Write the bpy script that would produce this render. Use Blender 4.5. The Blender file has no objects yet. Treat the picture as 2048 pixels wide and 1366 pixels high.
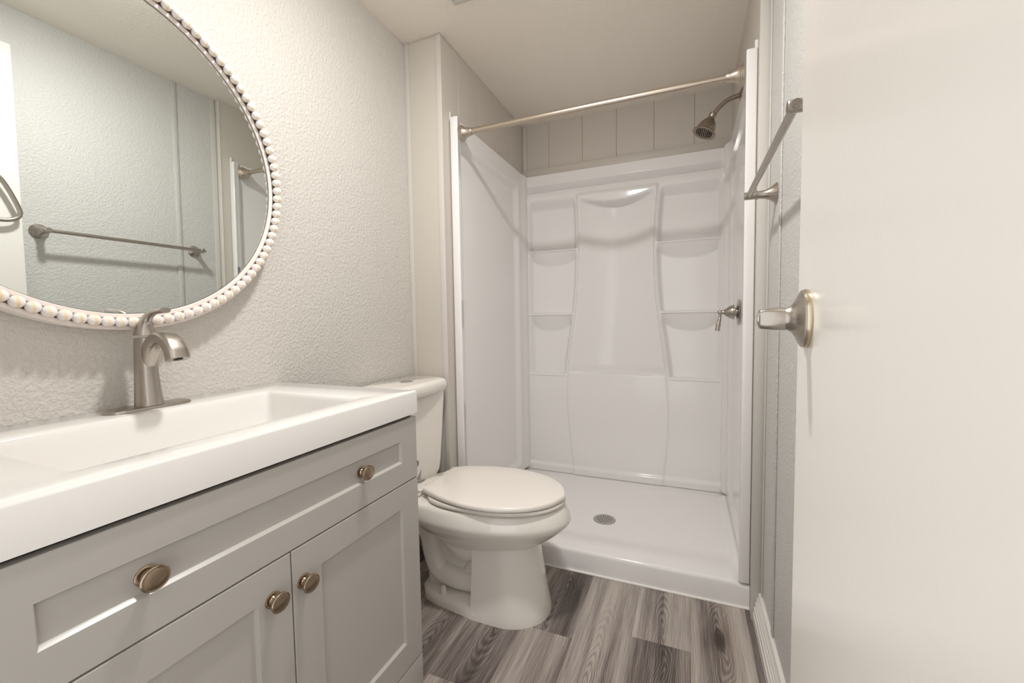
import bpy, bmesh, math, random
import numpy as np
from mathutils import Vector, Matrix
random.seed(7)
D = bpy.data
SC = bpy.context.scene
COL = SC.collection

# ------------------------------------------------------------------ camera, world, exposure
cam_d = D.cameras.new('camera'); cam = D.objects.new('camera', cam_d); COL.objects.link(cam)
cam_d.sensor_width = 36.0; cam_d.lens = 840.708 / 2048 * 36.0; cam_d.clip_start = 0.02
R_ = ((0.92331553, -0.38398546, -0.00660366), (0.38371171, 0.92167124, 0.05733629), (-0.0159299, -0.05547339, 0.99833308))
m = Matrix.Identity(4)
for i in range(3):
    m[i][0] = R_[i][0]; m[i][1] = R_[i][2]; m[i][2] = -R_[i][1]
m[2][3] = 1.05
cam.matrix_world = m
SC.camera = cam

W = D.worlds.new('world'); SC.world = W; W.use_nodes = True
bg = W.node_tree.nodes['Background']
bg.inputs[0].default_value = (1.0, 0.99, 0.985, 1); bg.inputs[1].default_value = 1.25
SC.view_settings.view_transform = 'Standard'; SC.view_settings.look = 'None'
SC.view_settings.gamma = 1.0; SC.view_settings.use_curve_mapping = False
SC.view_settings.exposure = 0.29
LAMP = (-0.425, 0.84, 2.233)     # centre of the flat ceiling lamp's diffuser
LAMP_STRENGTH = 420.0

# ------------------------------------------------------------------ dimensions (metres)
XL, XA, XR, XW = -1.150, -0.972, 0.212, 0.240      # left wall, alcove left, alcove right, right wall
YN, YR, YP, YB = -0.05, 1.587, 1.648, 2.560        # near wall, return, pan front, back wall
ZT = 2.253

# ------------------------------------------------------------------ materials
def srgb(r, g, b):
    f = lambda c: (c / 255 / 12.92) if c / 255 <= 0.04045 else ((c / 255 + 0.055) / 1.055) ** 2.4
    return (f(r), f(g), f(b), 1)

def mat(name, col, rough=0.5, metal=0.0, coat=0.0, spec=0.5):
    mt = D.materials.new(name); mt.use_nodes = True
    p = mt.node_tree.nodes['Principled BSDF']
    p.inputs['Base Color'].default_value = col
    p.inputs['Roughness'].default_value = rough
    p.inputs['Metallic'].default_value = metal
    p.inputs['Coat Weight'].default_value = coat
    p.inputs['Coat Roughness'].default_value = 0.06
    p.inputs['Specular IOR Level'].default_value = spec
    return mt

class NT:
    def __init__(s, mt): s.t = mt.node_tree; s.p = s.t.nodes['Principled BSDF']
    def n(s, typ, **kw):
        nd = s.t.nodes.new(typ)
        for k, v in kw.items():
            if hasattr(nd, k) and k not in ('Scale',): setattr(nd, k, v)
        return nd
    def l(s, a, b): s.t.links.new(a, b)
    def math(s, op, a, b=None, c=None, clamp=False):
        nd = s.t.nodes.new('ShaderNodeMath'); nd.operation = op; nd.use_clamp = clamp
        for i, v in enumerate((a, b, c)):
            if v is None: continue
            if isinstance(v, (int, float)): nd.inputs[i].default_value = v
            else: s.l(v, nd.inputs[i])
        return nd.outputs[0]
    def coords(s, scale=(1, 1, 1), kind='Object'):
        tc = s.t.nodes.new('ShaderNodeTexCoord'); mp = s.t.nodes.new('ShaderNodeMapping')
        mp.inputs['Scale'].default_value = scale; s.l(tc.outputs[kind], mp.inputs['Vector']); return mp.outputs[0]
    def noise(s, vec, scale, detail=3, rough=0.5, dist=0.0):
        nd = s.t.nodes.new('ShaderNodeTexNoise'); s.l(vec, nd.inputs['Vector'])
        nd.inputs['Scale'].default_value = scale; nd.inputs['Detail'].default_value = detail
        nd.inputs['Roughness'].default_value = rough; nd.inputs['Distortion'].default_value = dist
        return nd.outputs['Fac']
    def ramp(s, fac, stops):
        nd = s.t.nodes.new('ShaderNodeValToRGB'); s.l(fac, nd.inputs[0])
        e = nd.color_ramp.elements
        while len(e) < len(stops): e.new(0.5)
        for el, (p, c) in zip(e, stops):
            el.position = p; el.color = c if len(c) == 4 else (*c, 1)
        return nd.outputs[0]
    def bump(s, h, strength=0.5, dist=0.002):
        nd = s.t.nodes.new('ShaderNodeBump'); nd.inputs['Strength'].default_value = strength
        nd.inputs['Distance'].default_value = dist; s.l(h, nd.inputs['Height']); s.l(nd.outputs[0], s.p.inputs['Normal'])
    def mix(s, fac, a, b, mode='MIX'):
        nd = s.t.nodes.new('ShaderNodeMix'); nd.data_type = 'RGBA'; nd.blend_type = mode
        for sock, v in ((nd.inputs[0], fac), (nd.inputs[6], a), (nd.inputs[7], b)):
            if isinstance(v, (int, float)): sock.default_value = v
            elif isinstance(v, tuple): sock.default_value = v
            else: s.l(v, sock)
        return nd.outputs[2]

def wall_paint(name, col, scale=112, dist=0.0023, rough=0.42, lo=0.41, hi=0.60):
    mt = mat(name, col, rough); t = NT(mt); c = t.coords()
    a = t.noise(c, scale, 4, 0.55, 0.15); pl = t.ramp(a, [(lo, (0, 0, 0)), (hi, (1, 1, 1))])
    b = t.noise(c, scale * 3.2, 2)
    t.bump(t.math('ADD', pl, t.math('MULTIPLY', b, 0.5)), 0.55, dist)
    return mt

PAINT = srgb(208, 204, 197)
M_wall = wall_paint('wall_paint_textured', PAINT)
M_wallR = wall_paint('wall_paint_orange_peel', srgb(205, 203, 199), 118, 0.0019)
M_ceil = wall_paint('ceiling_paint', srgb(246, 238, 227), 110, 0.0016, 0.7, 0.35, 0.7)
M_plain = mat('smooth_wall_paint', PAINT, 0.45)

def panel_mat():
    mt = mat('wood_embossed_panel_paint', srgb(204, 197, 187), 0.42); t = NT(mt)
    c = t.coords((160, 160, 3.0)); a = t.noise(c, 1.0, 4, 0.6, 0.4)
    t.bump(a, 0.35, 0.0016); return mt
M_panel = panel_mat()
M_trim = mat('trim_white_gloss', srgb(232, 228, 222), 0.25)
M_door = wall_paint('door_white_semigloss', srgb(240, 236, 230), 90, 0.00006, 0.22, 0.3, 0.7)
M_acryl = mat('white_acrylic_gloss', srgb(241, 238.4, 236.6), 0.11, 0, 0.0, 0.42)
M_ceram = mat('vitreous_china', srgb(238, 233, 225), 0.08, 0, 0.4)
M_seat = mat('toilet_seat_plastic', srgb(237, 231, 223), 0.16)
M_top = mat('cultured_marble_white', srgb(232, 229, 225), 0.10, 0, 0.2)
M_cab = mat('vanity_paint_warm_grey', srgb(182, 178, 172), 0.30)
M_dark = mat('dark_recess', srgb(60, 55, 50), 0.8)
M_paper = mat('tissue_paper', srgb(240, 236, 230), 0.9)
M_mirror = mat('mirror_silvering', (0.80, 0.835, 0.815, 1), 0.005, 1.0)
M_frame = mat('mirror_frame_whitewash', srgb(236, 226, 220), 0.38)

def nickel(name, col, rough, sx=(40, 40, 400)):
    mt = mat(name, col, rough, 1.0); t = NT(mt); c = t.coords(sx)
    a = t.noise(c, 2.0, 2); t.l(t.math('MULTIPLY_ADD', a, 0.14, rough - 0.07), t.p.inputs['Roughness'])
    return mt
M_nick = nickel('brushed_nickel', srgb(178, 171, 163), 0.30)
M_nickd = nickel('dark_brushed_nickel', srgb(150, 138, 126), 0.32)
M_rod = nickel('satin_champagne_nickel', srgb(196, 184, 170), 0.34)
M_knob = nickel('antique_nickel', srgb(170, 152, 132), 0.20)
M_chrome = mat('polished_chrome', srgb(205, 205, 208), 0.08, 1.0)
M_steel = mat('drain_steel', srgb(186, 183, 179), 0.40, 0.8)
M_black = mat('black_rubber', srgb(25, 23, 22), 0.6)

def bead_mat():
    mt = mat('whitewashed_wood_bead', srgb(240, 234, 230), 0.42); t = NT(mt)
    tc = t.t.nodes.new('ShaderNodeTexCoord'); sp = t.t.nodes.new('ShaderNodeSeparateXYZ')
    t.l(tc.outputs['Object'], sp.inputs[0])
    oi = t.t.nodes.new('ShaderNodeObjectInfo')
    y = t.math('MULTIPLY', sp.outputs[1], 1 / 0.0112)
    nz = t.noise(tc.outputs['Object'], 220, 2)
    y = t.math('ADD', y, t.math('MULTIPLY_ADD', nz, 0.5, -0.25))
    d = t.math('ABSOLUTE', t.math('SUBTRACT', y, t.math('MULTIPLY_ADD', oi.outputs['Random'], 0.22, -0.26)))
    band = t.math('SUBTRACT', 1.0, t.math('MULTIPLY', d, 2.9), clamp=True)
    band = t.math('MULTIPLY', band, t.math('MULTIPLY_ADD', oi.outputs['Random'], 0.5, 0.45))
    t.l(t.mix(band, srgb(240, 234, 231), srgb(231, 200, 140)), t.p.inputs['Base Color'])
    return mt
M_bead = bead_mat()

def floor_mat():
    mt = mat('grey_oak_vinyl_plank', (0.2, 0.18, 0.17, 1), 0.42); t = NT(mt)
    def attr(n):
        a = t.t.nodes.new('ShaderNodeAttribute'); a.attribute_name = n; return a
    at, ac = attr('tone'), attr('ctr')
    sT = t.t.nodes.new('ShaderNodeSeparateColor'); t.l(at.outputs['Color'], sT.inputs[0])
    tone, rnd, knot = sT.outputs[0], sT.outputs[1], sT.outputs[2]
    geo = t.t.nodes.new('ShaderNodeNewGeometry')
    vm = t.t.nodes.new('ShaderNodeVectorMath'); vm.operation = 'SUBTRACT'
    t.l(geo.outputs['Position'], vm.inputs[0]); t.l(ac.outputs['Vector'], vm.inputs[1])
    s = t.t.nodes.new('ShaderNodeSeparateXYZ'); t.l(vm.outputs[0], s.inputs[0])
    off = t.math('MULTIPLY', rnd, 37.0)
    def vec(sx, sy):
        cb = t.t.nodes.new('ShaderNodeCombineXYZ')
        t.l(t.math('MULTIPLY', s.outputs[0], sx), cb.inputs[0]); t.l(t.math('MULTIPLY', s.outputs[1], sy), cb.inputs[1]); t.l(off, cb.inputs[2])
        return cb.outputs[0]
    warp = t.math('MULTIPLY_ADD', t.noise(vec(9, 5.0), 1.0, 2), 0.09, -0.045)
    # ring coordinate around the plank's cathedral centre
    dx = t.math('ADD', s.outputs[0], warp)
    dy = t.math('MULTIPLY', s.outputs[1], 0.16)
    dist = t.math('SQRT', t.math('ADD', t.math('MULTIPLY', dx, dx), t.math('MULTIPLY', dy, dy)))
    rings = t.math('MULTIPLY_ADD', t.math('SINE', t.math('MULTIPLY', dist, 950.0)), 0.5, 0.5)
    fade = t.math('SUBTRACT', 1.0, t.math('MULTIPLY', dist, 13.0), clamp=True)
    ringm = t.math('MULTIPLY', t.math('MULTIPLY', rings, fade), 0.30)
    cbv = t.t.nodes.new('ShaderNodeCombineXYZ')
    t.l(t.math('MULTIPLY', t.math('ADD', s.outputs[0], t.math('MULTIPLY', warp, 0.06)), 520), cbv.inputs[0]); t.l(t.math('MULTIPLY', s.outputs[1], 9), cbv.inputs[1]); t.l(off, cbv.inputs[2])
    fine = t.noise(cbv.outputs[0], 1.0, 4, 0.65)
    mid = t.noise(vec(60, 1.3), 1.0, 3, 0.55, 0.15)
    broad = t.noise(vec(13, 1.0), 1.0, 2, 0.5, 0.3)
    v = t.math('ADD', tone, t.math('MULTIPLY_ADD', fine, 0.95, -0.475))
    v = t.math('ADD', v, t.math('MULTIPLY_ADD', mid, 0.6, -0.30))
    v = t.math('ADD', v, t.math('MULTIPLY_ADD', broad, 1.15, -0.575))
    v = t.math('SUBTRACT', v, ringm)
    # one dark knot
    kd = t.math('SQRT', t.math('ADD', t.math('POWER', t.math('MULTIPLY', t.math('ADD', s.outputs[0], t.math('MULTIPLY', warp, 0.15)), 1.0), 2.0), t.math('POWER', t.math('MULTIPLY', s.outputs[1], 0.33), 2.0)))
    kk = t.math('MULTIPLY', t.math('SUBTRACT', 1.0, t.math('MULTIPLY', kd, 50.0), clamp=True), knot)
    kb = t.math('MULTIPLY', t.math('SUBTRACT', 1.0, t.math('MULTIPLY', kd, 13.0), clamp=True), knot)
    v = t.math('SUBTRACT', v, t.math('MULTIPLY', kk, 0.8))
    v = t.math('SUBTRACT', v, t.math('MULTIPLY', kb, 0.25))
    col = t.ramp(v, [(0.02, srgb(62, 52, 48)[:3]), (0.28, srgb(104, 94, 90)[:3]), (0.50, srgb(146, 136, 130)[:3]), (0.78, srgb(184, 175, 167)[:3]), (1.0, srgb(204, 195, 186)[:3])])
    warmn = t.noise(vec(22, 1.2), 1.0, 2, 0.5, 0.5)
    wm = t.math('ADD', t.math('MULTIPLY_ADD', warmn, 1.6, -0.85), t.math('MULTIPLY', kb, 0.8), clamp=True)
    col = t.mix(t.math('MULTIPLY', wm, 0.5), col, t.mix(1.0, col, (1.0, 0.80, 0.66, 1), 'MULTIPLY'))
    t.l(col, t.p.inputs['Base Color'])
    t.bump(fine, 0.12, 0.0008)
    return mt
M_floor = floor_mat()

# ------------------------------------------------------------------ mesh helpers
def finish(name, bm, mt, parent=None, angle=38, smooth=True, recalc=True):
    if recalc: bmesh.ops.recalc_face_normals(bm, faces=bm.faces)
    me = D.meshes.new(name); bm.to_mesh(me); bm.free()
    if smooth:
        me.polygons.foreach_set('use_smooth', [True] * len(me.polygons))
        me.set_sharp_from_angle(angle=math.radians(angle))
    for k in (mt if isinstance(mt, (list, tuple)) else [mt]): me.materials.append(k)
    o = D.objects.new(name, me); COL.objects.link(o)
    if parent:
        o.parent = parent
        o.matrix_parent_inverse = Matrix.Translation(-parent.location) if parent.type == 'EMPTY' and parent.get('abs') else Matrix.Identity(4)
    return o

def child(o, parent):            # parent a mesh built in world coordinates under a mesh that sits at the origin
    o.parent = parent; return o

def thing(name, loc, label, cat, group=None):
    o = D.objects.new(name, None); COL.objects.link(o); o.location = loc; o.empty_display_size = 0.05
    o['label'] = label; o['category'] = cat; o['abs'] = 1
    if group: o['group'] = group
    return o

def tag(o, label, cat, group=None):
    o['label'] = label; o['category'] = cat
    if group: o['group'] = group

def struct(o): o['kind'] = 'structure'; return o

def box(bm, a, b, bevel=0.0, seg=2):
    a, b = Vector(a), Vector(b)
    r = bmesh.ops.create_cube(bm, size=1.0, matrix=Matrix.Translation((a + b) / 2) @ Matrix.Diagonal((*(b - a), 1)))
    if bevel > 0:
        es = {e for v in r['verts'] for e in v.link_edges}
        bmesh.ops.bevel(bm, geom=list(es), offset=bevel, segments=seg, affect='EDGES', profile=0.5)

def boxobj(name, a, b, mt, parent=None, bevel=0.0):
    bm = bmesh.new(); box(bm, a, b, bevel); return finish(name, bm, mt, parent)

def loft(bm, rings, cap0=True, cap1=True, closed=True):
    vs = [[bm.verts.new(p) for p in r] for r in rings]
    n = len(rings[0])
    for a, b in zip(vs, vs[1:]):
        for i in range(n if closed else n - 1):
            j = (i + 1) % n
            bm.faces.new((a[i], a[j], b[j], b[i]))
    if cap0: bm.faces.new(vs[0][::-1])
    if cap1: bm.faces.new(vs[-1])
    return vs

def frame_of(axis):
    z = Vector(axis).normalized()
    x = Vector((0, 0, 1)).cross(z)
    if x.length < 1e-4: x = Vector((1, 0, 0))
    x.normalize(); y = z.cross(x)
    return x, y, z

def lathe(bm, org, axis, prof, seg=40, cap0=True, cap1=True, sx=1.0, sy=1.0):
    x, y, z = frame_of(axis); org = Vector(org)
    rings = []
    for r, h in prof:
        rings.append([org + z * h + x * (r * sx * math.cos(2 * math.pi * i / seg)) + y * (r * sy * math.sin(2 * math.pi * i / seg)) for i in range(seg)])
    loft(bm, rings, cap0, cap1)

def tube(bm, pts, rad, seg=20, caps=True):
    pts = [Vector(p) for p in pts]
    if not isinstance(rad, (list, tuple)): rad = [rad] * len(pts)
    tang = []
    for i in range(len(pts)):
        a = pts[max(i - 1, 0)]; b = pts[min(i + 1, len(pts) - 1)]; tang.append((b - a).normalized())
    x, y, _ = frame_of(tang[0]); rings = []
    for i, (p, t) in enumerate(zip(pts, tang)):
        x = (x - t * x.dot(t)).normalized(); y = t.cross(x)
        rx, ry = rad[i] if isinstance(rad[i], tuple) else (rad[i], rad[i])
        rings.append([p + x * (rx * math.cos(2 * math.pi * k / seg)) + y * (ry * math.sin(2 * math.pi * k / seg)) for k in range(seg)])
    loft(bm, rings, caps, caps)

def spline(pts, n=8):
    P = [Vector(p) for p in pts]; P = [2 * P[0] - P[1]] + P + [2 * P[-1] - P[-2]]; out = []
    for i in range(1, len(P) - 2):
        for k in range(n):
            t = k / n; a, b, c, d = P[i - 1:i + 3]
            out.append(0.5 * ((2 * b) + (c - a) * t + (2 * a - 5 * b + 4 * c - d) * t * t + (3 * b - a - 3 * c + d) * t ** 3))
    out.append(P[-2]); return out

def grid(bm, nu, nv, fn):
    vs = [[bm.verts.new(fn(i, j)) for j in range(nv)] for i in range(nu)]
    for i in range(nu - 1):
        for j in range(nv - 1):
            bm.faces.new((vs[i][j], vs[i + 1][j], vs[i + 1][j + 1], vs[i][j + 1]))
    return vs

def rrect(x0, x1, y0, y1, r, z, nc=6):
    out = []
    for cx, cy, a0 in ((x1 - r, y1 - r, 0), (x0 + r, y1 - r, 90), (x0 + r, y0 + r, 180), (x1 - r, y0 + r, 270)):
        for k in range(nc + 1):
            a = math.radians(a0 + 90 * k / nc); out.append(Vector((cx + r * math.cos(a), cy + r * math.sin(a), z)))
    return out

def ss(t): t = min(max(t, 0.0), 1.0); return t * t * (3 - 2 * t)
def cl(t): return min(max(t, 0.0), 1.0)
def interp(z, tab):
    return float(np.interp(z, [a for a, _ in tab], [b for _, b in tab]))

# ------------------------------------------------------------------ the setting
def wallbox(name, a, b, mt): return struct(boxobj(name, a, b, mt))
wallbox('wall_left', (XL - 0.1, YN - 0.12, 0), (XL, YR, ZT), M_wall)
wallbox('wall_return', (XL - 0.1, YR, 0), (XA, YB + 0.1, ZT), M_panel)
wallbox('wall_right', (XW, YN - 0.12, 0), (XW + 0.1, 1.60, ZT), M_wallR)
wallbox('wall_alcove_right', (XR, 1.60, 0), (XR + 0.128, YB + 0.1, ZT), M_panel)
wallbox('wall_near', (XL, YN - 0.12, 0), (-0.56, YN, ZT), M_wall)
wallbox('wall_near_right', (0.10, YN - 0.12, 0), (XW, YN, ZT), M_wall)
wallbox('wall_over_doorway', (-0.56, YN - 0.12, 2.06), (0.10, YN, ZT), M_wall)
wallbox('ceiling', (XL - 0.1, YN - 0.12, ZT), (XW + 0.1, YB + 0.1, ZT + 0.1), M_ceil)

def grooved(name, axis, c0, c1, face, grooves, z0, z1, depth, mt):
    pl = [c0]; dp = [0]
    for g in grooves:
        pl += [g - 0.0018, g, g + 0.0018]; dp += [0, 1, 0]
    pl.append(c1); dp.append(0)
    bm = bmesh.new()
    prof = [(p, face + depth * d) for p, d in zip(pl, dp)] + [(c1, face + depth * 4), (c0, face + depth * 4)]
    f = (lambda p, z: Vector((p[0], p[1], z))) if axis == 'x' else (lambda p, z: Vector((p[1], p[0], z)))
    loft(bm, [[f(p, z0) for p in prof], [f(p, z1) for p in prof]])
    return struct(finish(name, bm, mt, angle=20))
grooved('wall_back', 'x', XA, XR, YB - 0.004, [-0.797, -0.587, -0.386, -0.179, 0.031], 1.931, ZT, 0.004, M_panel)
wallbox('wall_back_lower', (XA, YB + 0.078, 0), (XR, YB + 0.1, 1.931), M_plain)
# grooved facing on the alcove's left side, a few millimetres proud of the framing
grooved('wall_alcove_left', 'y', YR, YB - 0.004, XA + 0.004, [1.735, 1.94, 2.145, 2.35], 0, ZT, -0.002, M_panel)

def plank_floor():
    bm = bmesh.new(); lt = bm.loops.layers.float_color.new('tone'); lc = bm.loops.layers.float_vector.new('ctr')
    w = 0.1795; k0 = -8; L = 1.22
    ends = {-1: 0.62, -2: 1.288, -3: 1.0, 0: 1.368, 1: 0.70, 2: 1.15, -4: 0.5, -5: 0.9}
    # row 0 is x in (-0.1617, 0.0178)
    special = {(-2, 1): (0.43, 0.13, 0, (-0.43, 1.48)), (-2, 0): (0.50, 0.71, 0, (-0.62, 0.9)), (-1, 1): (0.60, 0.37, 0, (-0.255, 1.12)), (-1, 0): (0.6, 0.2, 0, (-0.25, 0.2)),
               (0, 1): (0.60, 0.55, 0, (-0.068, 1.43)), (0, 0): (0.38, 0.82, 0, (-0.065, 1.24)), (1, 1): (0.60, 0.9, 1.0, (0.105, 1.455)),
               (-3, 1): (0.42, 0.3, 0.0, (-0.60, 1.3))}
    for k in range(-7, 4):
        x0 = -0.1617 + k * w
        e = ends.get(k, random.uniform(0.4, 1.3))
        for q, ya in ((-1, e - 2 * L), (0, e - L), (1, e), (2, e + L)):
            a, b = max(ya, -0.6), min(ya + L, 1.70)
            if b <= a: continue
            x0c, x1c = max(x0, XL), min(x0 + w, XW)
            if x1c <= x0c: continue
            g = 0.0006
            tone, rnd, kn, c = special.get((k, q), (random.uniform(0.35, 0.6), random.random(), 0, (x0 + w * random.uniform(0.3, 0.7), random.uniform(a, b))))
            # thin bevelled edge round each board
            o = [(x0c, a), (x1c, a), (x1c, b), (x0c, b)]; i_ = [(x0c + g, a + g), (x1c - g, a + g), (x1c - g, b - g), (x0c + g, b - g)]
            vo = [bm.verts.new((*p, -0.0007)) for p in o]; vi = [bm.verts.new((*p, 0)) for p in i_]
            fs = [bm.faces.new(vi)] + [bm.faces.new((vo[j], vo[(j + 1) % 4], vi[(j + 1) % 4], vi[j])) for j in range(4)]
            for f in fs:
                for lo in f.loops: lo[lt] = (tone, rnd, kn, 1); lo[lc] = (c[0], c[1], 0)
    box(bm, (XL, -0.6, -0.06), (XW, 1.70, -0.0012))
    return struct(finish('floor', bm, M_floor, smooth=False, recalc=False))
plank_floor()

# trims
struct(boxobj('trim_1', (XA + 0.004, YB - 0.022, 1.931), (XR, YB - 0.004, 1.976), M_panel, None, 0.002))
struct(boxobj('trim_2', (XA + 0.005, YB - 0.016, 1.976), (XA + 0.030, YB - 0.004, ZT), M_panel, None, 0.002))
struct(boxobj('trim_3', (XA - 0.020, YR - 0.004, 0), (XA + 0.0075, YR + 0.002, ZT), M_plain, None, 0.0015))
struct(boxobj('trim_4', (XL, YR - 0.004, 0), (XL + 0.022, YR, ZT), M_plain, None, 0.0015))
struct(boxobj('trim_5', (XR - 0.003, 1.594, 0), (XW, 1.600, ZT), M_plain, None, 0.0015))
struct(boxobj('trim_6', (XW - 0.005, 1.375, 0.105), (XW, 1.395, ZT), M_wallR, None, 0.002))
struct(boxobj('trim_7', (XW - 0.004, 1.565, 0.105), (XW, 1.592, ZT), M_plain, None, 0.002))
struct(boxobj('trim_8', (XW - 0.0008, 1.4015, 0.105), (XW, 1.4035, ZT), mat('seam_caulk_grey', srgb(138, 136, 133), 0.7)))
def baseboard():
    bm = bmesh.new()
    pr = [(0, 0), (0.025, 0), (0.025, 0.030), (0.0225, 0.033), (0.0225, 0.050), (0.019, 0.054), (0.019, 0.066), (0.016, 0.070), (0.016, 0.080), (0.011, 0.088), (0.009, 0.100), (0.005, 0.104), (0, 0.104)]
    loft(bm, [[Vector((XW - d, y, z)) for d, z in pr] for y in (-0.05, 1.592)])
    return struct(finish('baseboard_right', bm, M_trim, angle=25))
baseboard()

# ------------------------------------------------------------------ ceiling light (its bowl gives the light)
def ceiling_light():
    t = thing('ceiling_light', (LAMP[0], LAMP[1], ZT), 'small flat round ceiling lamp, lit, above the middle of the bathroom', 'lamp')
    bm = bmesh.new(); lathe(bm, (LAMP[0], LAMP[1], ZT), (0, 0, -1), [(0.075, 0), (0.075, 0.012), (0.070, 0.018), (0.058, 0.018)], 48)
    finish('lamp_base', bm, M_trim, t)
    bm = bmesh.new(); lathe(bm, (LAMP[0], LAMP[1], ZT - 0.018), (0, 0, -1), [(0.058, 0), (0.056, 0.003), (0.048, 0.0065), (0.035, 0.009), (0.018, 0.0105), (0.002, 0.011)], 48)
    e = mat('lit_glass_diffuser', (1, 1, 1, 1), 0.3)
    p = e.node_tree.nodes['Principled BSDF']; p.inputs['Emission Color'].default_value = (1.0, 0.982, 0.960, 1); p.inputs['Emission Strength'].default_value = LAMP_STRENGTH
    finish('diffuser', bm, e, t)
ceiling_light()

def exhaust_vent():
    t = thing('exhaust_vent', (-0.695, 1.34, ZT), 'square grey exhaust vent grille on the ceiling, cut off by the top of the picture', 'vent')
    x0, x1, y0, y1 = -0.823, -0.565, 1.21, 1.4655
    bm = bmesh.new()
    for a, b in (((x0, y0), (x1, y0 + 0.025)), ((x0, y1 - 0.025), (x1, y1)), ((x0, y0 + 0.025), (x0 + 0.025, y1 - 0.025)), ((x1 - 0.025, y0 + 0.025), (x1, y1 - 0.025))):
        box(bm, (*a, ZT - 0.014), (*b, ZT), 0.003)
    finish('vent_frame', bm, M_plain, t)
    for i in range(9):
        y = y0 + 0.037 + i * 0.0225
        bm = bmesh.new(); box(bm, (x0 + 0.025, y, ZT - 0.011), (x1 - 0.025, y + 0.013, ZT - 0.006)); finish('vent_slat', bm, M_plain, t)
    boxobj('vent_backing', (x0 + 0.02, y0 + 0.02, ZT - 0.003), (x1 - 0.02, y1 - 0.02, ZT), M_dark, t)
exhaust_vent()

# ------------------------------------------------------------------ doors
def door_main():
    # open leaf: free edge at E, running back towards the hinge beside the camera
    E = Vector((0.112, 0.545, 0)); d = Vector((-0.067, -1, 0)).normalized(); n = Vector((-1, 0.067, 0)).normalized()   # n = towards the room
    bm = bmesh.new()
    A, B = E, E + d * 0.60; back = -n * 0.035
    loft(bm, [[Vector((*p.to_2d(), z)) for p in (A, B, B + back, A + back)] for z in (0.012, 2.03)])
    bmesh.ops.bevel(bm, geom=list(bm.edges), offset=0.0015, segments=2, affect='EDGES')
    o = struct(finish('door_1', bm, M_door))
    K = E + d * 0.058 + Vector((0, 0, 1.045)); KS = 0.82
    bm = bmesh.new()
    lathe(bm, K, n, [(r_ * KS, h_ * KS) for r_, h_ in [(0.0345, 0), (0.0352, 0.0025), (0.0345, 0.005)]], 48)
    pl = finish('backing_ring', bm, mat('pale_gold_ring', srgb(206, 194, 170), 0.25, 1.0)); pl.parent = o
    bm = bmesh.new()
    lathe(bm, K, n, [(r_ * KS, h_ * KS) for r_, h_ in [(0.0335, 0.005), (0.0335, 0.007), (0.029, 0.0095), (0.022, 0.0125), (0.0165, 0.016), (0.0138, 0.020), (0.013, 0.0235)]], 48)
    r = finish('rosette', bm, M_nick); r.parent = o
    bm = bmesh.new()
    # faceted, slightly waisted knob: round at the neck, oblong at the tip
    x, y, z = frame_of(n); rings = []
    for h, rx, ry, e in ((0.022, .0115, .0125, 2), (0.0225, .0125, .0135, 2), (0.028, .0128, .0135, 2.2), (0.036, .0124, .0132, 3), (0.044, .0115, .0125, 3.4), (0.049, .0106, .0118, 3), (0.0505, .0095, .0105, 2.6)):
        ring = []
        for i in range(40):
            a = 2 * math.pi * i / 40; c_, s_ = math.cos(a), math.sin(a)
            ring.append(K + z * (h * KS) + x * (KS * rx * math.copysign(abs(c_) ** (2 / e), c_)) + y * (KS * ry * math.copysign(abs(s_) ** (2 / e), s_)))
        rings.append(ring)
    loft(bm, rings)
    kn = finish('knob', bm, M_nick, angle=25); kn.parent = o
    bm = bmesh.new(); lathe(bm, K, n, [(r_ * KS, h_ * KS) for r_, h_ in [(0.0075, 0.050), (0.0075, 0.0515), (0.006, 0.0525), (0.003, 0.0525), (0.0028, 0.0515)]], 24)
    b = finish('lock_button', bm, M_chrome); b.parent = kn
door_main()
def door_other():
    o = struct(boxobj('door_2', (XW - 0.026, 0.20, 0.106), (XW, 0.815, 2.10), M_door, None, 0.002))
    return o
door_other()

def towel_ring():
    yc, z0 = 0.722, 1.60
    x0 = XW - 0.026
    t = thing('towel_ring', (x0, yc, z0), 'brushed nickel towel ring on the white side door, seen only in the mirror', 'towel ring')
    bm = bmesh.new(); lathe(bm, (x0, yc, z0), (-1, 0, 0), [(0.026, 0), (0.025, 0.006), (0.012, 0.014), (0.010, 0.034), (0.008, 0.038)], 32); finish('post', bm, M_nick, t)
    c = Vector((x0 - 0.027, yc, z0)); pts = []
    for q in spline([(0, 0.0), (0.035, -0.025), (0.075, -0.105), (0.082, -0.150), (0.055, -0.172), (0, -0.176), (-0.055, -0.172), (-0.082, -0.150), (-0.075, -0.105), (-0.035, -0.025), (0, 0.0)] and
                    [(0, p, q_) for p, q_ in ((0, 0), (0.035, -0.025), (0.070, -0.105), (0.078, -0.150), (0.050, -0.174), (0, -0.178), (-0.050, -0.174), (-0.078, -0.150), (-0.070, -0.105), (-0.035, -0.025), (0, 0))], 6):
        pts.append(c + q)
    bm = bmesh.new(); tube(bm, pts, 0.0078, 16); finish('ring', bm, M_nick, t)
towel_ring()

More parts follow.
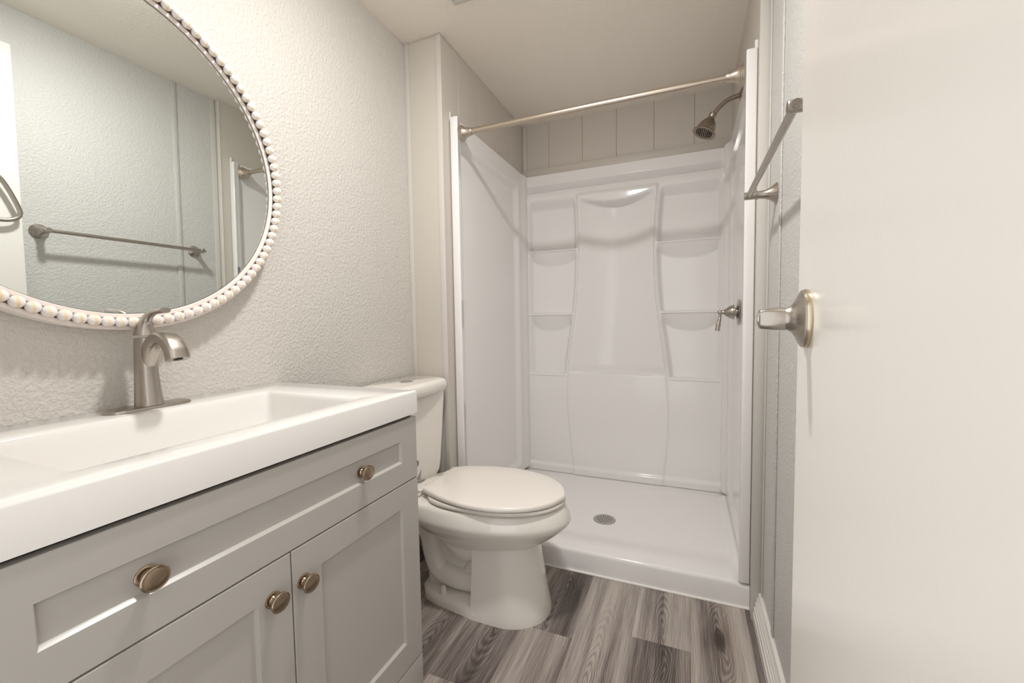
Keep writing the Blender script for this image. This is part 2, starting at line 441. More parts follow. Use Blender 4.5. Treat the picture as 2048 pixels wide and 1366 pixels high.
def towel_bar():
    y0, y1, z, xb = 0.868, 1.455, 1.403, XW - 0.072
    t = thing('towel_bar', (XW, (y0 + y1) / 2, z), 'brushed nickel towel bar on flared posts along the right wall beside the shower', 'towel bar')
    for y in (y0, y1):
        bm = bmesh.new()
        lathe(bm, (XW, y, z), (-1, 0, 0), [(0.030, 0), (0.030, 0.003), (0.0245, 0.009), (0.018, 0.018), (0.0135, 0.028), (0.0115, 0.040), (0.0108, 0.048)], 40)
        lathe(bm, (XW, y, z), (-1, 0, 0), [(0.0125, 0.048), (0.0125, 0.0525), (0.0112, 0.0535), (0.0112, 0.082), (0.0095, 0.084)], 32)
        finish('post', bm, M_nick, t)
    bm = bmesh.new(); tube(bm, [(xb, y0 - 0.012, z), (xb, y1 + 0.014, z)], 0.0078, 28); finish('bar', bm, M_nick, t)
towel_bar()

# ------------------------------------------------------------------ vanity
VX, VY0, VY1 = -0.650, 0.142, 0.9015      # front plane and ends of the cabinet
def shaker(bm, y0, y1, z0, z1, rec, x=VX, th=0.018, dep=0.007, sl=0.0042):
    ry0, ry1, rz0, rz1 = rec
    R = lambda a, b, c, d, xx: [Vector((xx, a, c)), Vector((xx, b, c)), Vector((xx, b, d)), Vector((xx, a, d))]
    e = 0.0012
    loft(bm, [R(y0, y1, z0, z1, x - th), R(y0, y1, z0, z1, x - e), R(y0 + e, y1 - e, z0 + e, z1 - e, x), R(ry0, ry1, rz0, rz1, x), R(ry0 + 0.0008, ry1 - 0.0008, rz0 + 0.0008, rz1 - 0.0008, x - 0.001), R(ry0 + sl, ry1 - sl, rz0 + sl, rz1 - sl, x - dep)])

def cab_knob(y, z, parent, xs=VX):
    bm = bmesh.new()
    lathe(bm, (xs, y, z), (1, 0, 0), [(0.0135, 0), (0.0135, 0.0018), (0.0118, 0.003), (0.0082, 0.0036), (0.0068, 0.006), (0.0062, 0.010), (0.0075, 0.0145), (0.0115, 0.0165), (0.0152, 0.0172), (0.0163, 0.0185), (0.0163, 0.0205), (0.0150, 0.0218), (0.0135, 0.0214), (0.0122, 0.0220), (0.006, 0.0226), (0.001, 0.0228)], 40, sx=1.08)
    k = finish('knob', bm, M_knob); k.parent = parent
    return k

def vanity():
    t = thing('vanity_cabinet', ((XL + VX) / 2, (VY0 + VY1) / 2, 0), 'grey shaker vanity cabinet with one long drawer front above two doors', 'cabinet')
    bm = bmesh.new(); xb = XL + 0.004; xf = VX - 0.020
    box(bm, (xb, VY0, 0), (xf, VY0 + 0.016, 0.800)); box(bm, (xb, VY1 - 0.016, 0), (xf, VY1, 0.800))
    box(bm, (xb, VY0 + 0.016, 0), (xb + 0.01, VY1 - 0.016, 0.80)); box(bm, (xb + 0.01, VY0 + 0.016, 0.10), (xf, VY1 - 0.016, 0.116))
    box(bm, (xf - 0.016, VY0 + 0.016, 0.117), (xf, VY1 - 0.016, 0.80))
    finish('carcass', bm, M_cab, t)
    boxobj('top_gap_shade', (xf - 0.02, VY0 + 0.004, 0.800), (xf + 0.004, VY1 - 0.004, 0.8085), M_dark, t)  # dark strip that paints in the gap shadow below the countertop
    bm = bmesh.new(); box(bm, (VX - 0.019, VY0, 0.0), (VX, VY1, 0.1575), 0.0012); finish('bottom_rail', bm, M_cab, t)
    bm = bmesh.new(); shaker(bm, VY0, VY1, 0.6415, 0.800, (0.2035, 0.840, 0.6945, 0.7495)); dr = finish('drawer_front', bm, M_cab, t, angle=20)
    gy = 0.5185
    bm = bmesh.new(); shaker(bm, VY0, gy - 0.0013, 0.1605, 0.639, (0.2035, 0.4535, 0.2285, 0.5815)); d1 = finish('door', bm, M_cab, t, angle=20)
    bm = bmesh.new(); shaker(bm, gy + 0.0013, VY1, 0.1605, 0.639, (0.5835, 0.8365, 0.2285, 0.5815)); d2 = finish('door', bm, M_cab, t, angle=20)
    for p in (dr, d1, d2): p['abs2'] = 1
    for p, y, z in ((dr, 0.309, 0.7185), (dr, 0.7065, 0.719), (d1, 0.4795, 0.5765), (d2, 0.5425, 0.572)):
        xs = VX - 0.007 if p is dr else VX
        k = cab_knob(y, z, p, xs)
vanity()

def countertop():
    x0, x1, y0, y1 = XL + 0.001, -0.646, 0.140, 0.9045; zt, zb = 0.867, 0.809
    bx0, bx1, by0, by1 = -1.030, -0.715, 0.267, 0.773
    rr = lambda i, r, z: rrect(bx0 + i, bx1 - i, by0 + i, by1 - i, r, z)
    o = lambda i, z: rrect(x0 + i, x1 - i, y0 + i, y1 - i, 0.003, z)
    bm = bmesh.new()
    rings = [rrect(bx0 - 0.02, bx1 + 0.02, by0 - 0.02, by1 + 0.02, 0.02, zb), o(0.0, zb), o(0, zt - 0.004), o(0.001, zt - 0.0012), o(0.0035, zt),
             rr(-0.006, 0.014, zt), rr(-0.002, 0.014, zt - 0.0012), rr(0.001, 0.014, zt - 0.005), rr(0.004, 0.016, zt - 0.012)]
    # sloping basin, deeper towards the back drain
    for s, i, r, dz in ((0.3, 0.010, 0.02, 0.045), (0.6, 0.018, 0.026, 0.08), (0.8, 0.026, 0.03, 0.098), (1, 0.042, 0.035, 0.107), (1, 0.09, 0.03, 0.111), (1, 0.14, 0.012, 0.113)):
        rings.append(rr(i, r, zt - dz))
    loft(bm, rings, False, True)
    c = finish('sink_countertop', bm, M_top, angle=50)
    tag(c, 'glossy white one-piece countertop with rectangular basin, on the grey vanity', 'countertop')
    bm = bmesh.new(); lathe(bm, (-0.93, 0.52, zt - 0.1125), (0, 0, 1), [(0.024, 0), (0.024, 0.003), (0.018, 0.004), (0.016, 0.002), (0.002, 0.004)], 32)
    d = finish('drain', bm, M_chrome); d.parent = c
countertop()

def faucet():
    fx, fy, z0 = -1.085, 0.535, 0.8672
    t = thing('faucet', (fx, fy, z0), 'brushed nickel single-handle faucet on an oval deck plate behind the basin', 'faucet')
    bm = bmesh.new(); hw, hd = 0.080, 0.0275; rings = []
    for i, z in ((0, 0), (0, 0.003), (0.0015, 0.0055), (0.005, 0.0068)):
        ring = []
        for sgn, a0 in ((1, 0), (-1, 180)):
            for k in range(17):
                a = math.radians(a0 - 0 + 180 * k / 16)
                ring.append(Vector((fx + (hd - i) * math.cos(a), fy + sgn * (hw - hd) + (hd - i) * math.sin(a), z0 + z)))
        rings.append(ring)
    loft(bm, rings); finish('deck_plate', bm, M_nick, t)
    zb = z0 + 0.0068
    bm = bmesh.new(); rings = []
    for h, r, dx in ((0, 0.0262, 0.001), (0.004, 0.0259, 0.001), (0.03, 0.0238, -0.0005), (0.06, 0.0220, -0.0016), (0.09, 0.0209, -0.002), (0.115, 0.0202, -0.002), (0.135, 0.0197, -0.001), (0.146, 0.0195, 0)):
        rings.append([Vector((fx + dx + r * math.cos(2 * math.pi * k / 40), fy + r * 0.96 * math.sin(2 * math.pi * k / 40), zb + h)) for k in range(40)])
    loft(bm, rings); finish('body', bm, M_nick, t)
    # arched spout with a rounded-rectangle section
    path = spline([(-1.096, 0.890), (-1.090, 0.935), (-1.076, 0.972), (-1.054, 1.004), (-1.026, 1.020), (-0.998, 1.015), (-0.980, 0.996), (-0.972, 0.976)], 6)
    n = len(path); rings = []
    for i, q in enumerate(path):
        a, b = path[max(i - 1, 0)], path[min(i + 1, n - 1)]; tx, tz = (b - a).normalized()[0:2]
        nx, nz = -tz, tx; f = i / (n - 1); w = 0.0150 + 0.0055 * f; h = 0.0155 - 0.0025 * f
        w *= min(1, .30 + f * 1.7); h *= min(1, .4 + f * 2.4)
        ring = []
        for k in range(32):
            al = 2 * math.pi * k / 32; e = 2.1 + 1.9 * f; c_, s_ = math.cos(al), math.sin(al)
            u = w * math.copysign(abs(c_) ** (2 / e), c_); v = h * math.copysign(abs(s_) ** (2 / e), s_)
            ring.append(Vector((q[0] + nx * v, fy + u, q[1] + nz * v)))
        rings.append(ring)
    bm = bmesh.new(); loft(bm, rings); sp = finish('spout', bm, M_nick, t, angle=50)
    e = path[-1]
    bm = bmesh.new(); lathe(bm, (e[0], fy, e[1] + 0.0005), (0.25, 0, -1), [(0.008, 0), (0.008, 0.0015), (0.006, 0.002)], 24)
    a = finish('aerator', bm, M_black, sp); a.parent = sp
    a.matrix_parent_inverse = Matrix.Identity(4)
    # handle: cone sweeping forward into a thin lever
    hp = [(-1.085, 1.023, .0194, .0194), (-1.085, 1.028, .0188, .0186), (-1.083, 1.038, .0158, .0160), (-1.080, 1.048, .0124, .0130), (-1.074, 1.058, .0098, .0100), (-1.063, 1.066, .0086, .0072), (-1.046, 1.0720, .0086, .0052), (-1.026, 1.0740, .0096, .0056), (-1.006, 1.0750, .0104, .0058)]
    hp = [(x, z + 0.003, a, b) for x, z, a, b in hp]
    bm = bmesh.new(); rings = []
    for i, (x, z, w, h) in enumerate(hp):
        a, b = hp[max(i - 1, 0)], hp[min(i + 1, len(hp) - 1)]; tv = Vector((b[0] - a[0], b[1] - a[1])).normalized()
        if i < 2: tv = Vector((0, 1))
        nx, nz = -tv[1], tv[0]
        rings.append([Vector((x + nx * h * math.sin(2 * math.pi * k / 32), fy + w * math.cos(2 * math.pi * k / 32), z + nz * h * math.sin(2 * math.pi * k / 32))) for k in range(32)])
    loft(bm, rings); finish('handle', bm, M_nick, t, angle=50)
faucet()

# ------------------------------------------------------------------ mirror
def mirror():
    yc, zc, r, N = 0.5166, 1.4184, 0.3638, 104
    th = 0.0118
    t = thing('wall_mirror', (XL, yc, zc - r), 'large round mirror framed in whitewashed wooden beads above the faucet', 'mirror')
    t['abs'] = 0
    t.location = (XL + 0.0405, yc, zc); t.rotation_euler = (0, th, 0)
    # local frame: x = out of the wall, glass at x = 0.0060
    del t['abs']
    def ring_obj(name, prof, mt, seg=160):
        bm = bmesh.new(); rings = []
        for k in range(seg):
            a = 2 * math.pi * k / seg
            rings.append([Vector((x, rr * math.cos(a), rr * math.sin(a))) for rr, x in prof])
        rings.append(rings[0]);
        vs = [[bm.verts.new(p) for p in q] for q in rings[:-1]]; n = len(prof)
        for i in range(seg):
            A, B = vs[i], vs[(i + 1) % seg]
            for j in range(n):
                bm.faces.new((A[j], A[(j + 1) % n], B[(j + 1) % n], B[j]))
        o = finish(name, bm, mt, angle=35); o.parent = t; o.matrix_parent_inverse = Matrix.Identity(4); return o
    # back ring with a bead channel, and the raised inner rim
    ring_obj('frame', [(r - 0.0178, -0.034), (r + 0.0165, -0.034), (r + 0.0165, 0.006), (r + 0.0155, 0.0088), (r + 0.0095, 0.0094), (r + 0.0080, 0.0084), (r - 0.0080, 0.0084), (r - 0.0095, 0.0094), (r - 0.0166, 0.0092), (r - 0.0176, 0.0082), (r - 0.0178, 0.0042)], M_frame)
    ring_obj('bead_gap_shade', [(r - 0.0072, 0.0060), (r + 0.0072, 0.0060), (r + 0.0072, 0.0088), (r - 0.0072, 0.0088)], mat('bead_gap_shade_brown', srgb(96, 80, 70), 0.7))  # dark ring standing in for the shade in the gaps between beads
    bm = bmesh.new(); lathe(bm, (0, 0, 0), (1, 0, 0), [(r - 0.0176, -0.028), (r - 0.0176, 0.0040)], 160, True, True)
    g = finish('mirror_glass', bm, M_mirror, smooth=False); g.parent = t; g.matrix_parent_inverse = Matrix.Identity(4)
    ring_obj('mirror_edge', [(r - 0.0178, 0.0040), (r - 0.0178, 0.0045), (r - 0.0189, 0.0045), (r - 0.0189, 0.0040)], M_dark)
    me = None; extra = bmesh.new()
    # start the sequence so that the four pooled beads lie outside the picture (upper left)
    order = sorted(range(N), key=lambda k: abs(((k / N * 2 * math.pi - math.radians(150)) + math.pi) % (2 * math.pi) - math.pi))
    pooled = set(order[:4])
    for k in range(N):
        a = 2 * math.pi * (k + 0.3) / N; p = Vector((0.0175, r * math.cos(a), r * math.sin(a)))
        if k in pooled:
            bmesh.ops.create_uvsphere(extra, u_segments=20, v_segments=12, radius=0.0110, matrix=Matrix.Translation(p)); continue
        if me is None:
            bm = bmesh.new(); bmesh.ops.create_uvsphere(bm, u_segments=28, v_segments=18, radius=0.0110)
            o = finish('bead', bm, M_bead); me = o.data
        else:
            o = D.objects.new('bead', me); COL.objects.link(o)
        o.parent = t; o.location = p
    o = finish('bead', extra, M_bead); o.parent = t; o['kind'] = 'stuff'
mirror()

# ------------------------------------------------------------------ toilet
def toilet():
    yc = 1.375; X = lambda u: XL + u
    t = thing('toilet', (X(0.45), yc, 0), 'white two-piece toilet with closed lid between the vanity and the shower', 'toilet')
    def egg(u0, u1, hw, z, n=56, pw=2.0, cx=0.42, ex=2.0):
        # outline: blunt at the back (u0), elongated round at the front (u1)
        um = u0 + (u1 - u0) * cx; out = []
        for i in range(n):
            a = 2 * math.pi * i / n; c_, s_ = math.cos(a), math.sin(a)
            if c_ >= 0: u = um + (u1 - um) * c_ ** (2 / pw); v = hw * math.copysign(abs(s_) ** (2 / pw), s_)
            else: u = um - (um - u0) * abs(c_) ** (2 / ex); v = hw * math.copysign(abs(s_) ** (2 / ex), s_)
            out.append(Vector((X(u), yc + v, z)))
        return out
    bm = bmesh.new()
    # bowl with its rolled rim and the deck under the tank
    loft(bm, [egg(0.30, 0.60, 0.085, 0.205, ex=2.6), egg(0.28, 0.655, 0.114, 0.242, ex=2.6), egg(0.25, 0.697, 0.141, 0.268, ex=2.8), egg(0.21, 0.740, 0.167, 0.300, ex=3), egg(0.18, 0.768, 0.184, 0.325, ex=3), egg(0.168, 0.779, 0.191, 0.338, ex=3), egg(0.16, 0.783, 0.1935, 0.348, ex=3),
              egg(0.155, 0.782, 0.1930, 0.357, ex=3), egg(0.155, 0.777, 0.190, 0.370, ex=3), egg(0.155, 0.768, 0.185, 0.388, ex=3), egg(0.155, 0.763, 0.181, 0.396, ex=3), egg(0.16, 0.755, 0.176, 0.4005, ex=3), egg(0.20, 0.72, 0.14, 0.4015, ex=3)])
    # rear deck carrying the tank
    dk = lambda i, z: rrect(X(0.03 + i), X(0.30 - i), yc - 0.115 + i, yc + 0.115 - i, 0.04, z, 5)
    loft(bm, [dk(0.03, 0.30), dk(0.008, 0.335), dk(0, 0.36), dk(0, 0.380), dk(0.008, 0.388)])
    # front skirt: half-round shell flaring to the floor
    def skirt(u1, hw, ub, z):
        out = []
        um = u1 - hw * 1.15
        for i in range(33):
            a = math.radians(-90 + 180 * i / 32); out.append(Vector((X(um + (u1 - um) * math.cos(a)), yc + hw * math.sin(a), z)))
        out += [Vector((X(ub), yc + hw, z)), Vector((X(ub), yc + 0.03, z)), Vector((X(ub), yc - 0.03, z)), Vector((X(ub), yc - hw, z))]
        return out
    loft(bm, [skirt(0.708, 0.133, 0.455, 0.0), skirt(0.708, 0.133, 0.455, 0.012), skirt(0.705, 0.130, 0.456, 0.03), skirt(0.693, 0.124, 0.457, 0.09), skirt(0.682, 0.118, 0.458, 0.16), skirt(0.672, 0.113, 0.458, 0.22), skirt(0.668, 0.110, 0.458, 0.262)])
    # foot flange running back along the floor
    ft = lambda i, z: [Vector((X(u), yc + v, z)) for u, v in [(0.56, -0.122 + i), (0.47, -0.1325 + i), (0.40, -0.124 + i), (0.31, -0.112 + i), (0.25 + i * .5, -0.095 + i), (0.215 + i, -0.06), (0.205 + i, 0), (0.215 + i, 0.06), (0.25 + i * .5, 0.095 - i), (0.31, 0.112 - i), (0.40, 0.124 - i), (0.47, 0.1325 - i), (0.56, 0.122 - i)]]
    loft(bm, [ft(0, 0), ft(0, 0.022), ft(0.004, 0.032), ft(0.014, 0.038), ft(0.05, 0.043)])
    # recessed core with the trapway bulging out of it
    core = lambda hw, u0, u1, z: rrect(X(u0), X(u1), yc - hw, yc + hw, 0.02, z, 4)
    loft(bm, [core(0.055, 0.23, 0.48, 0.03), core(0.05, 0.22, 0.48, 0.15), core(0.06, 0.18, 0.50, 0.25), core(0.08, 0.12, 0.50, 0.31), core(0.09, 0.10, 0.50, 0.345)])
    for s in (-1, 1):
        tube(bm, spline([(X(0.50), yc + s * 0.062, 0.245), (X(0.41), yc + s * 0.062, 0.215), (X(0.345), yc + s * 0.058, 0.255), (X(0.31), yc + s * 0.052, 0.315), (X(0.29), yc + s * 0.05, 0.36)], 6), 0.045, 18)
        tube(bm, spline([(X(0.50), yc + s * 0.048, 0.083), (X(0.42), yc + s * 0.048, 0.085), (X(0.36), yc + s * 0.052, 0.088), (X(0.29), yc + s * 0.052, 0.105), (X(0.262), yc + s * 0.052, 0.165), (X(0.245), yc + s * 0.05, 0.235), (X(0.20), yc + s * 0.05, 0.29)], 6), 0.040, 18)
        tube(bm, spline([(X(0.40), yc + s * 0.046, 0.10), (X(0.43), yc + s * 0.046, 0.15), (X(0.455), yc + s * 0.046, 0.20)], 6), 0.022, 14)
    finish('bowl', bm, M_ceram, t, angle=40)
    for s in (-1, 1):
        bm = bmesh.new(); lathe(bm, (X(0.325), yc + s * 0.092, 0.036), (0, 0, 1), [(0.0125, 0), (0.0125, 0.004), (0.0112, 0.018), (0.0095, 0.027), (0.006, 0.031), (0.001, 0.032)], 24)
        finish('bolt_cap', bm, mat('bolt_cap_white', srgb(238, 233, 226), 0.35), t)
    # seat and lid
    bm = bmesh.new()
    sq = lambda u0, u1, hw, z: egg(u0, u1, hw, z, cx=0.46, ex=3.4)
    loft(bm, [sq(0.272, 0.758, 0.176, 0.404), sq(0.268, 0.763, 0.180, 0.407), sq(0.268, 0.764, 0.181, 0.414), sq(0.272, 0.760, 0.178, 0.4185)])
    finish('seat', bm, M_seat, t, angle=50)
    bm = bmesh.new()
    def lidr(i, z):
        # flat hinge edge at the back, long taper to the widest point, round front
        pts = [(0.262 + i, 0.0), (0.262 + i, 0.06), (0.263 + i, 0.112 - i), (0.275 + i * .6, 0.124 - i), (0.31, 0.142 - i), (0.37, 0.165 - i), (0.44, 0.181 - i), (0.51, 0.186 - i), (0.58, 0.178 - i), (0.65, 0.153 - i), (0.705, 0.115 - i), (0.745 - i * .7, 0.065 - i * .4), (0.768 - i, 0.0)]
        half = spline([(u, v, 0) for u, v in pts], 4); half[0][1] = 0; half[-1][1] = 0
        return [Vector((X(p[0]), yc - p[1], z)) for p in half] + [Vector((X(p[0]), yc + p[1], z)) for p in half[-2:0:-1]]
    loft(bm, [lidr(0.006, 0.4215), lidr(0.001, 0.4235), lidr(0, 0.428), lidr(0.001, 0.4345), lidr(0.005, 0.4385), lidr(0.012, 0.440), [Vector((X(0.50), yc, 0.4415)).lerp(Vector((p.x, p.y, 0.4415)), 0.6) for p in lidr(0.012, 0)]])
    finish('lid', bm, M_seat, t, angle=50)
    for s in (-1, 1):
        bm = bmesh.new(); box(bm, (X(0.238), yc + s * 0.075 - 0.02, 0.4005), (X(0.285), yc + s * 0.075 + 0.02, 0.428), 0.005)
        tube(bm, [(X(0.252), yc + s * 0.128, 0.424), (X(0.252), yc + s * 0.05, 0.424)], 0.0065, 14)
        finish('hinge', bm, M_seat, t)
    # tank: bowed front, tapering down
    def tk(hw, u1, z, r=0.045, b=0.014, u0=0.022):
        out = rrect(X(u0), X(u1), yc - hw, yc + hw, r, z, 8)
        for p in out:
            if p.x > X((u0 + u1) / 2): p.x += b * (1 - ((p.y - yc) / hw) ** 2)
        return out
    def rb(hw, u1, z, **k):
        # widen the sparse front edge so the bow reads
        ring = tk(hw, u1, z, **k); out = []
        for i, p in enumerate(ring):
            q = ring[(i + 1) % len(ring)]; out.append(p)
            if (q - p).length > 0.06:
                for s in range(1, 8):
                    v = p.lerp(q, s / 8)
                    out.append(v)
        for v in out:
            if v.x > X(u1) - 0.012 and abs(v.y - yc) < hw - 0.03: v.x = X(u1) + 0.014 * (1 - ((v.y - yc) / hw) ** 2)
        return out
    bm = bmesh.new()
    loft(bm, [rb(0.125, 0.160, 0.390), rb(0.142, 0.172, 0.398), rb(0.156, 0.178, 0.418), rb(0.162, 0.181, 0.45), rb(0.170, 0.186, 0.56), rb(0.178, 0.191, 0.68), rb(0.183, 0.194, 0.752)])
    finish('tank', bm, M_ceram, t, angle=50)
    bm = bmesh.new()
    loft(bm, [rb(0.184, 0.196, 0.752), rb(0.188, 0.201, 0.757), rb(0.190, 0.204, 0.772), rb(0.190, 0.204, 0.784), rb(0.187, 0.201, 0.794), rb(0.180, 0.194, 0.800), rb(0.165, 0.178, 0.803)])
    finish('tank_lid', bm, M_ceram, t, angle=50)
    bm = bmesh.new(); lathe(bm, (X(0.118), yc, 0.803), (0, 0, 1), [(0.024, 0), (0.024, 0.003), (0.021, 0.0045), (0.001, 0.005)], 32); finish('flush_button', bm, M_steel, t)
toilet()

def tp():
    yv = VY1; cx, cy, cz, r = -0.735, 0.953, 0.651, 0.040
    h = thing('toilet_paper_holder', (cx - 0.03, yv, cz), 'dark metal toilet paper holder fixed to the side of the vanity beside the toilet', 'paper holder')
    bm = bmesh.new(); lathe(bm, (-0.825, yv, cz), (0, 1, 0), [(0.022, 0), (0.021, 0.005), (0.010, 0.009), (0.008, 0.045), (0.0085, 0.0515)], 24)
    tube(bm, [(-0.825, cy, cz), (-0.692, cy, cz)], 0.0075, 16); lathe(bm, (-0.692, cy, cz), (1, 0, 0), [(0.0095, 0), (0.0095, 0.004), (0.006, 0.006)], 20)
    finish('arm', bm, M_nickd, h)
    bm = bmesh.new(); ring = [(0.019, 0), (r, 0), (r, 0.098), (0.019, 0.098)]; cz -= 0.0113
    x, y, z = frame_of((1, 0, 0)); vs = []
    for k in range(48):
        a = 2 * math.pi * k / 48
        vs.append([bm.verts.new(Vector((-0.80, cy, cz)) + z * hh + x * (rr * math.cos(a)) + y * (rr * math.sin(a))) for rr, hh in ring])
    for k in range(48):
        A, B = vs[k], vs[(k + 1) % 48]
        for j in range(4): bm.faces.new((A[j], A[(j + 1) % 4], B[(j + 1) % 4], B[j]))
    # hanging tail
    box(bm, (-0.799, cy + r - 0.0008, cz - 0.052), (-0.703, cy + r + 0.0004, cz + 0.004))
    o = finish('toilet_paper_roll', bm, M_paper, angle=40)
    tag(o, 'nearly hidden white toilet paper roll just behind the vanity corner, beside the toilet tank', 'toilet paper')
tp()

# ------------------------------------------------------------------ shower
CL = [(0.07, -0.640), (0.126, -0.647), (0.35, -0.672), (0.597, -0.685), (0.80, -0.668), (1.03, -0.634), (1.2, -0.616), (1.40, -0.606), (1.6, -0.607), (1.75, -0.613), (1.9, -0.62)]
CR = [(0.07, -0.122), (0.19, -0.111), (0.35, -0.098), (0.513, -0.094), (0.68, -0.106), (0.855, -0.127), (1.1, -0.160), (1.366, -0.177), (1.6, -0.170), (1.78, -0.157), (1.9, -0.15)]
def smooth_tab(tab):
    zs = [a for a, _ in tab]; P = spline([(a, b, 0) for a, b in tab], 8)
    return [(p[0], p[1]) for p in P]
CL, CR = smooth_tab(CL), smooth_tab(CR)
POCK = [(0.693, 1.072, .100), (1.072, 1.466, .085), (1.466, 1.785, .05)]
XB0, XB1, YF = -0.960, 0.196, 2.530

def back_depth(x, z):
    l, r = interp(z, CL), interp(z, CR); d = 0.0
    inner0, inner1 = XB0 + 0.024, XB1 - 0.020
    for a, b in ((inner0, l - 0.012), (r + 0.012, inner1)):
        if a < x < b:
            u = (2 * x - a - b) / (b - a)
            e = min(x - a, b - x)
            mk = ss(e / 0.026)
            for i, (zb, zt, h) in enumerate(POCK):
                if zb <= z < zt:
                    if i == 2:
                        rr = ss((zt - z) / (0.07))
                        mk *= 1
                    else:
                        hh = h * math.sqrt(max(0.0, 1 - (abs(u) ** 2.4))) + 0.004
                        rr = cl((zt - 0.004 - z) / hh)
                    lip = cl((z - zb) / 0.007)
                    d = 0.046 * mk * rr * lip
                    # a little lip along each shelf's front
            for zs in (0.693, 1.072, 1.466):
                q = abs(z - zs + 0.004) / 0.007
                if q < 1 : d -= 0.004 * (1 - q * q) * ss(e / 0.015)
    # centre panel
    inside = ss((x - l) / 0.012 + 0.5) * ss((r - x) / 0.012 + 0.5)
    if inside > 0:
        uc = (2 * x - l - r) / (r - l); zt = 1.726 + 0.045 * uc * uc
        top = ss((1.80 - z) / 0.03)
        prd = 0.007 + 0.011 * ss((z - 0.70) / 0.06)
        d -= prd * inside * top
        if z > 0.70:
            dep = 0.082 * (1 - uc * uc) * ss((z - 0.70) / 0.016) * ss((zt - z) / 0.026)
            d += dep * inside
            # fine crease running down the middle
            xm = -0.385 - 0.06 * ss((1.35 - z) / 0.6)
            if z < 1.6: d += 0.0012 * (1 / (1 + math.exp(-(x - xm) / 0.004)) - 0.5) * ss((1.6 - z) / 0.1) * inside
    # groove under the top band
    ends = ss((x - XB0 - 0.01) / 0.03) * ss((XB1 - 0.01 - x) / 0.03)
    if z > 1.80:
        d += ends * (0.036 * cl((1.868 - z) / 0.032) if z > 1.836 else 0.036 - 0.030 * ss((1.836 - z) / 0.012) - 0.006 * cl((1.824 - z) / 0.02))
    # foot flange
    d -= 0.014 * ss((0.128 - z) / 0.016)
    # rounded inside corners
    e = min(x - XB0, XB1 - x)
    if e < 0.022: d -= 0.010 * (1 - ss(e / 0.022))
    return d

